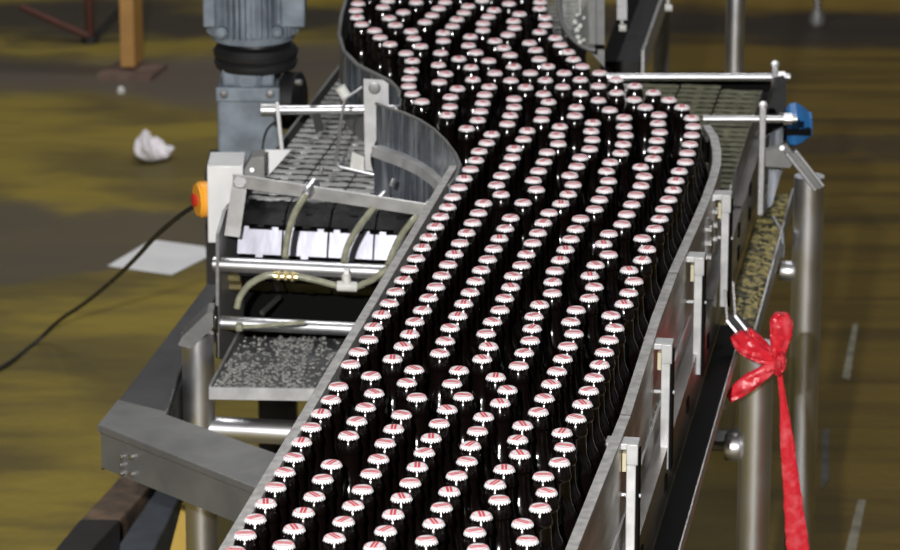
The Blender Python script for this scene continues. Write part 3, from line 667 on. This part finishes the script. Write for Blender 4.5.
# ------------------------------------------------------------------ gear motor
Ym = 7.72; cx = ay(253,30,Ym).x
gm = empty('gear_motor', (cx,Ym,.8), 'upright blue-grey gear motor with cooling fins behind the white box', 'motor')
zf = ay(253,40,Ym).z; zt = zf+.30
mb = MB(); mb.lathe((cx,Ym,zf), [(.06,0),(.085,.006),(.086,.02),(.08,.022),(.08,.28),(.06,.3)], 40)
for k in range(44):
    a = 2*math.pi*k/44; mb.box((cx+math.cos(a)*.086, Ym+math.sin(a)*.086, zf+.155), (.018,.0045,.27), a)
fh = part(mb, 'finned_housing', 'motor', gm)
for s_, w in ((-1,.026),(1,.06)):
    x0 = cx+s_*(.098-w/2+(.012 if s_ > 0 else 0)); mb = MB(); mb.box((x0, Ym-.02, zf+.16+.012), (w,.1,.26)); part(mb, 'terminal_box' if s_ > 0 else 'side_foot', 'motor', fh, bevel=.004)
for (px, py) in ((222,31),(277,30)):
    mb = MB(); mb.lathe(ay(px,py,Ym-.08), [(.012,0),(.012,.02),(.006,.024)], 12, (0,-1,0)); part(mb, 'lug', 'motor', fh)
zr1 = ay(253,42,Ym).z; zr0 = ay(253,66,Ym).z
mb = MB(); h = zr1-zr0; mb.lathe((cx+.005,Ym,zr0-.02), [(.05,0),(.06,.015),(.082,.02),(.086,.03),(.086,.035),(.08,.04),(.086,.045),(.088,.055),(.08,.066),(.06,.07),(.055,.09)], 40); part(mb, 'coupling_ring', 'black', gm)
zg1 = ay(248,70,Ym).z; zg0 = .85
xg0 = ay(217,100,Ym-.07).x; xg1 = ay(279,100,Ym-.07).x; xm = (xg0+xg1)/2
mb = MB(); mb.box((xm, Ym, (ay(248,88,Ym-.07).z+zg0)/2), (xg1-xg0, .14, ay(248,88,Ym-.07).z-zg0)); gx = part(mb, 'gearbox', 'motor', gm, bevel=.006)
z88 = ay(248,88,Ym-.07).z
mb = MB(); mb.box((xm, Ym+.005, z88+.018), (xg1-xg0-.02, .12, .04)); part(mb, 'neck', 'motor', gx, bevel=.006)
mb = MB(); mb.lathe((xm, Ym-.05, z88+.016), [(.03,0),(.028,.015),(.018,.022)], 20, (0,-1,0)); part(mb, 'boss', 'motor', gx)
mb = MB(); mb.box((xm, Ym-.075, z88-.012), (xg1-xg0+.004, .012, .03)); part(mb, 'flange', 'motor', gx, bevel=.003)
for px in (224,270):
    mb = MB(); mb.lathe(ay(px,94,Ym-.082), [(.009,0),(.009,.004),(.005,.006)], 10, (0,-1,0)); part(mb, 'bolt', 'grey_steel', gx)
mb = MB(); c = ay(290,100,Ym); mb.lathe(c-V((.015,0,0)), [(.05,0),(.06,.005),(.06,.035),(.05,.04)], 32, (1,-.25,0)); ed_ = part(mb, 'end_disc', 'black', gm)
mb = MB(); c = ay(296,82,Ym-.05); mb.cyl(c, c+V((.012,-.004,0)), .007, 8); part(mb, 'bolt', 'pipe', ed_)
mb = MB(); mb.box((cx+.04, Ym+.02, .72), (.28,.2,.25)); part(mb, 'base', 'dark_steel', gm)
mb = MB(); mb.box((cx+.04, Ym+.02, .30), (.08,.08,.60)); part(mb, 'pedestal', 'dark_steel', gm)

# ------------------------------------------------------------------ background left
cb = az(132,70,.015); co = empty('steel_column', (cb.x,cb.y,0), 'orange-yellow painted steel column on a rusty base plate, far left', 'column')
P = [az(px,py,.03) for px,py in ((97,70),(150,73),(167,60),(116,58))]
mb = slab(P, 0, .018); part(mb, 'base_plate', 'rusty_plate', co, 'rusty base plate')
pc = az(124,68,.03); px1 = az(147,64,.03)
mb = MB(); xa, xb = az(121,67,.03).x, az(141,67,.03).x; yy = az(121,67,.03).y
mb.prism([V((xa,yy,.03)),V((xb-.02,yy,.03)),V((xb,yy+.1,.03)),V((xa+.02,yy+.12,.03))], (0,0,1.6)); part(mb, 'shaft', 'yellow_steel', co)
mb = MB(); c = az(121,89,.012); mb = MB(); mb.lathe(V((c.x,c.y,0)), [(.013,0),(.012,.014),(.005,.02)], 8); tag(mb.build('bolt', M['white_plastic']), 'small white bolt head on the floor in front of the column', 'bolt')
rf = empty('rust_red_frame', az(91,45,0), 'rust-red tubular frame at the far top left corner', 'frame')
f0 = az(90,42,0)
mb = MB(); mb.tube([f0, f0+UP*1.2], .013, 12); part(mb, 'post', 'rust', rf)
mb = MB(); mb.tube([ay(20,6,f0.y), ay(88,36,f0.y-.01)], .011, 12); part(mb, 'brace', 'rust', rf)
mb = MB(); mb.tube([ay(94,38,f0.y), ay(122,8,f0.y)], .01, 10); part(mb, 'brace', 'dark_steel', rf)
mb = MB(); mb.lathe(f0, [(.03,0),(.03,.01),(.015,.02)], 16); part(mb, 'foot', 'dark_steel', rf)
# crumpled film
fc = az(152,160,0); mb = MB(); n1, n2 = 14, 24; vs = []; rr_ = random.Random(3)
mb2 = bmesh.new(); bmesh.ops.create_icosphere(mb2, subdivisions=4, radius=1)
vs = []
for v in mb2.verts:
    a = math.atan2(v.co.y, v.co.x); k = 1+.16*math.sin(3*a+1)+.12*math.sin(7*a+v.co.z*4)+.05*rr_.uniform(-1,1)
    top = max(0, 1-abs(v.co.x+.25)*1.1)
    vs.append(V((v.co.x*.052*k, v.co.y*.06*k, (v.co.z+1)*.5*(.045+.03*top)*k)))
fs = [tuple(v.index for v in f.verts) for f in mb2.faces]; mb2.free()
mb = MB().add([fc+v for v in vs], fs); tag(mb.build('crumpled_film', M['foam']), 'small crumpled piece of white film lying on the yellow floor', 'litter')
# paper sheet
P = [az(px,py,.002) for px,py in ((108,266),(152,240),(205,247),(208,257),(172,275),(120,268))]
mb = MB(); mb.prism(P, (0,0,.0015)); tag(mb.build('paper_sheet', M['paper']), 'white sheet of paper flat on the floor under the black cable', 'paper')
# ------------------------------------------------------------------ bottles
def bottle_mesh():
    pr = [(.0001,.004),(.018,.0045),(.024,0),(.0275,.003),(.0288,.010),(.0286,.03),(.0278,.045),(.0283,.06),(.0291,.085),(.0290,.098),(.0280,.110),(.0255,.120),(.0215,.129),(.0178,.137),(.0160,.145),(.0152,.155),(.0147,.168),(.0146,.1705),(.0155,.1722),(.0166,.1745),(.0166,.1767),(.0157,.1812),(.0145,.1857),(.01365,.1882),(.0126,.1907),(.0116,.1925),(.0116,.197)]
    mb = MB().lathe((0,0,0), pr, 28); return mb
def cap_mesh():
    n = 84; R = .01315; vs = []; fl_ = []
    prof = [(.0,1.0,0),(.3,.998,0),(.6,.985,0),(.8,.97,0),(.89,.94,0),(.955,.86,.0),(.99,.70,.4),(1.02,.45,1.),(1.08,.0,1.3)]
    H0 = .1925; Hc = .0064
    vs.append(V((0,0,H0+Hc)))
    for (rf_, h, fl) in prof[1:]:
        for k in range(n):
            a = 2*math.pi*k/n; w = 1+fl*.045*math.cos(21*a)
            vs.append(V((R*rf_*w*math.cos(a), R*rf_*w*math.sin(a), H0+Hc*h+(.0030*(.5-.5*math.cos(21*a))**2 if fl > 1 else 0))))
    fs = [(0,1+k,1+(k+1)%n) for k in range(n)]
    m = len(prof)-1
    for i in range(m-1):
        for k in range(n): fs.append((1+i*n+k,1+(i+1)*n+k,1+(i+1)*n+(k+1)%n,1+i*n+(k+1)%n))
    o = len(vs)
    for k in range(n):
        a = 2*math.pi*k/n; vs.append(V((.0126*math.cos(a), .0126*math.sin(a), H0+.0036)))
    for k in range(n): fs.append((1+(m-1)*n+k, o+k, o+(k+1)%n, 1+(m-1)*n+(k+1)%n))
    return MB().add(vs, fs)
def cap_attr(me, rot=None):
    at = me.attributes.new('cap_xyz','FLOAT_VECTOR','POINT')
    for i, v in enumerate(me.vertices): at.data[i].vector = v.co
CAPS = [tuple(int(c_)/1000 for c_ in s.split(',')) for s in """-273,4578 36,4588 -96,4594 -212,4601 99,4617 -30,4617 -148,4626 -263,4637 32,4647 -83,4652 -201,4659 94,4678 -21,4679 -138,4686 -253,4695 41,4706 -74,4712 -191,4719 118,4736 -11,4738 -127,4745 -242,4753 65,4766 -64,4774 -179,4779 128,4795 -1,4798 -116,4806 -232,4815 60,4825 -53,4832 -170,4846 125,4857 9,4860 -106,4868 -222,4874 73,4885 -44,4894 -160,4904 148,4912 23,4917 -97,4926 -212,4932 95,4944 -35,4952 157,4974 28,4979 -89,4990 -204,4995 93,5004 -26,5011 -140,5021 155,5033 38,5040 -78,5049 -193,5056 101,5063 -15,5072 -130,5082 176,5093 47,5100 -68,5109 -181,5115 124,5121 -4,5132 -119,5141 187,5155 71,5160 -169,5174 134,5181 -47,5184 19,5188 -108,5203 198,5214 82,5218 -160,5233 145,5244 3,5246 -62,5250 208,5273 66,5275 -114,5281 155,5302 13,5306 -52,5309 100,5327 218,5332 -145,5334 47,5359 -84,5359 165,5360 -15,5386 109,5388 227,5390 -135,5392 57,5418 -69,5419 174,5419 -7,5444 119,5446 236,5449 -121,5451 -60,5477 185,5479 54,5480 123,5505 0,5508 247,5508 -115,5513 -53,5538 182,5538 64,5539 127,5565 12,5567 244,5570 -104,5574 -42,5596 76,5597 192,5597 137,5624 266,5627 21,5629 -93,5632 214,5657 84,5657 -33,5658 158,5683 276,5685 31,5687 -84,5691 94,5715 224,5716 -22,5716 160,5742 287,5746 40,5746 -73,5751 99,5774 219,5775 -13,5776 165,5801 282,5805 49,5806 -64,5810 113,5832 230,5833 -3,5835 305,5860 175,5860 60,5864 -54,5869 253,5890 122,5892 7,5893 185,5918 316,5920 70,5923 -45,5929 247,5950 133,5955 16,5955 195,5977 311,5981 80,5981 -35,5988 258,6008 143,6013 27,6013 205,6035 334,6037 90,6039 -24,6049 282,6064 37,6072 153,6072 345,6095 215,6096 100,6101 -16,6108 292,6122 47,6130 164,6131 240,6152 355,6153 -4,6166 303,6181 185,6186 56,6189 122,6192 250,6211 366,6211 4,6226 313,6239 86,6242 199,6244 261,6269 377,6270 146,6272 15,6285 324,6297 79,6301 209,6303 270,6327 385,6328 142,6331 24,6343 332,6356 88,6360 205,6362 269,6389 394,6389 152,6390 35,6401 329,6416 219,6420 99,6420 278,6447 408,6448 163,6450 45,6460 353,6471 227,6478 108,6479 415,6508 298,6508 170,6513 51,6519 360,6530 245,6535 113,6538 423,6567 305,6567 191,6570 65,6577 366,6592 252,6598 130,6601 430,6629 312,6629 190,6629 74,6635 374,6650 252,6657 138,6660 30,6675 197,6688 312,6689 436,6690 103,6707 374,6712 257,6716 50,6734 165,6739 437,6749 315,6753 226,6766 109,6767 -5,6770 379,6771 55,6797 170,6801 291,6807 231,6825 424,6826 357,6826 117,6828 0,6831 60,6858 181,6866 -52,6868 273,6878 403,6881 339,6883 118,6889 1,6902 64,6920 -70,6924 173,6925 242,6929 309,6934 377,6935 14,6965 141,6975 210,6978 73,6979 -77,6983 277,6984 345,6985 -20,7014 114,7027 179,7029 245,7033 43,7034 312,7034 -77,7042 -8,7078 85,7084 216,7085 152,7085 283,7085 -73,7104 40,7128 121,7136 186,7136 252,7136 -22,7148 74,7181 -72,7181 237,7193 171,7193 17,7197 116,7227 -85,7242 -18,7245 50,7248 228,7252 166,7268 104,7285 -57,7299 36,7306 215,7310 -117,7317 155,7327 88,7343 -13,7344 -71,7365 207,7368 -137,7373 40,7379 114,7396 -13,7411 177,7419 -77,7425 -149,7431 65,7433 128,7454 5,7468 190,7477 -108,7478 -176,7484 66,7493 -50,7504 127,7513 14,7528 -122,7538 191,7541 -186,7544 77,7551 -36,7563 140,7575 28,7586 -94,7590 -190,7605 89,7609 182,7622 -23,7624 -136,7635 37,7644 120,7668 -187,7668 -69,7679 184,7681 -10,7681 -127,7693 66,7696""".split()]
rx = random.Random(5)
for j in range(13):                      # the stream goes on beyond the top of the picture
    yy = 7.755+j*.0535; x0 = -.165+(j % 2)*.031
    for i in range(6): CAPS.append((x0+i*.0625+rx.uniform(-.001,.001), yy+rx.uniform(-.0005,.0005)))
body = bottle_mesh().build('bottle', M['glass'], origin=(0,0,0), smooth=60)
cap = cap_mesh().build('crown_cap', M['cap'], origin=(0,0,0), smooth=50); cap.parent = body
cap_attr(cap.data)
cap.data.materials.append(mat('cap_underside_shaded', (.12,.13,.18), .4, .5))  # underside metal darkened to paint in the shadow between the flutes
for p in cap.data.polygons:
    rr2 = [math.hypot(cap.data.vertices[i].co.x, cap.data.vertices[i].co.y) for i in p.vertices]
    if min(rr2) < .01262 and min(rr2) > .01255 and max(rr2) > .0135: p.material_index = 1
tag(cap, 'white crown cap with two red stripes')
def where(x, y):
    qq, t = qt(V((x,y,0)))
    s = ('at the near end' if t < 4.95 else 'level with the box duct' if t < 5.45 else 'level with the drip tray' if t < 5.95 else
         'level with the conveyor nose' if t < 6.5 else 'in the near bend' if t < 6.95 else 'in the far bend')
    f = (qq+1.0)/.41 if t < 6.6 else None
    if f is None: side = 'at the left of the stream' if x < .0 else ('amid the stream' if x < .2 else 'at the right of the stream')
    else: side = 'against the left rail' if f < .13 else ('left half of the stream' if f < .5 else ('right half of the stream' if f < .8 else 'nearest the right rail'))
    return side, s
rb = random.Random(11)
def pose():
    return rb.uniform(0, math.pi)
n_ind = 300
first = True
pos = []
for i, (x, y) in enumerate(CAPS):
    r = pose(); pos.append((x,y,r))
    if i >= n_ind: continue
    if first: b, c_ = body, cap; first = False
    else:
        b = body.copy(); C.objects.link(b); c_ = cap.copy(); C.objects.link(c_); c_.parent = b
    b.location = (x, y, BELT); b.rotation_euler = (0,0,r)
    side, s = where(x, y)
    lab = 'dark capped bottle, %s, %s' % (side, s)
    b['label'] = lab; b['category'] = 'bottle'; b['group'] = 'capped bottles crowding the conveyor'
# the farthest ones as one crowd
vs = []; fs = []; mi = []; att = []
for (x, y, r) in pos[n_ind:]:
    for me, k in ((body.data,0),(cap.data,1)):
        o = len(vs); cr, sr = math.cos(r), math.sin(r)
        for v in me.vertices:
            vs.append((x+v.co.x*cr-v.co.y*sr, y+v.co.x*sr+v.co.y*cr, BELT+v.co.z)); att.append(tuple(v.co))
        for p in me.polygons: fs.append(tuple(o+i for i in p.vertices)); mi.append(k+p.material_index)
if vs:
    me = bpy.data.meshes.new('bottle_crowd'); me.from_pydata(vs, [], fs); me.materials.append(M['glass']); me.materials.append(M['cap']); me.materials.append(cap.data.materials[1])
    for p, k in zip(me.polygons, mi): p.material_index = k; p.use_smooth = True
    at = me.attributes.new('cap_xyz','FLOAT_VECTOR','POINT')
    for i, a in enumerate(att): at.data[i].vector = a
    me.set_sharp_from_angle(angle=math.radians(50))
    o = bpy.data.objects.new('bottle_crowd', me); C.objects.link(o)
    tag(o, 'farthest capped bottles at the top of the picture, too many to single out', 'bottles', 'capped bottles crowding the conveyor', 'stuff')

# ------------------------------------------------------------------ light and camera
w = bpy.data.worlds.new('dim_hall'); bpy.context.scene.world = w; w.use_nodes = True
nt = w.node_tree; bg = nt.nodes['Background']
tc = nt.nodes.new('ShaderNodeTexCoord'); s = nt.nodes.new('ShaderNodeSeparateXYZ'); nt.links.new(tc.outputs['Generated'], s.inputs[0])
n = nt.nodes.new('ShaderNodeTexNoise'); n.inputs['Scale'].default_value = 3.5; n.inputs['Detail'].default_value = 3; nt.links.new(tc.outputs['Generated'], n.inputs['Vector'])
rp = nt.nodes.new('ShaderNodeValToRGB'); nt.links.new(n.outputs['Fac'], rp.inputs[0])
rp.color_ramp.elements[0].position = .42; rp.color_ramp.elements[0].color = (.05,.05,.055,1)
rp.color_ramp.elements[1].position = .62; rp.color_ramp.elements[1].color = (.42,.42,.43,1)
nt.links.new(rp.outputs[0], bg.inputs['Color']); bg.inputs['Strength'].default_value = .3
def area(name, loc, rot, size, sy, power, col=(1,1,1)):
    l = bpy.data.lights.new(name, 'AREA'); l.shape = 'RECTANGLE'; l.size = size; l.size_y = sy; l.energy = power; l.color = col
    o = bpy.data.objects.new(name, l); C.objects.link(o); o.location = loc; o.rotation_euler = rot; return o
area('camera_flash', (-.42,-.02,CZ+.36), (math.radians(90-20),0,math.radians(-4)), .09, .05, 520, (1,.985,.97))
area('ceiling_lamp', (-1.5,9,6), (0,0,0), 3.0, .4, 110)
area('ceiling_lamp', (1.6,11.5,6), (0,0,0), 3.0, .4, 90)
cam = bpy.data.cameras.new('camera'); co_ = bpy.data.objects.new('camera', cam); C.objects.link(co_)
co_.location = (0,0,CZ); co_.rotation_euler = (math.radians(90)-PITCH,0,0)
cam.sensor_width = 36; cam.lens = F/900*36; cam.clip_end = 100
cam.dof.use_dof = True; cam.dof.focus_distance = 5.5; cam.dof.aperture_fstop = 11
bpy.context.scene.camera = co_
vs_ = bpy.context.scene.view_settings
vs_.view_transform = 'Standard'; vs_.look = 'None'; vs_.gamma = 1; vs_.exposure = 0; vs_.use_curve_mapping = False
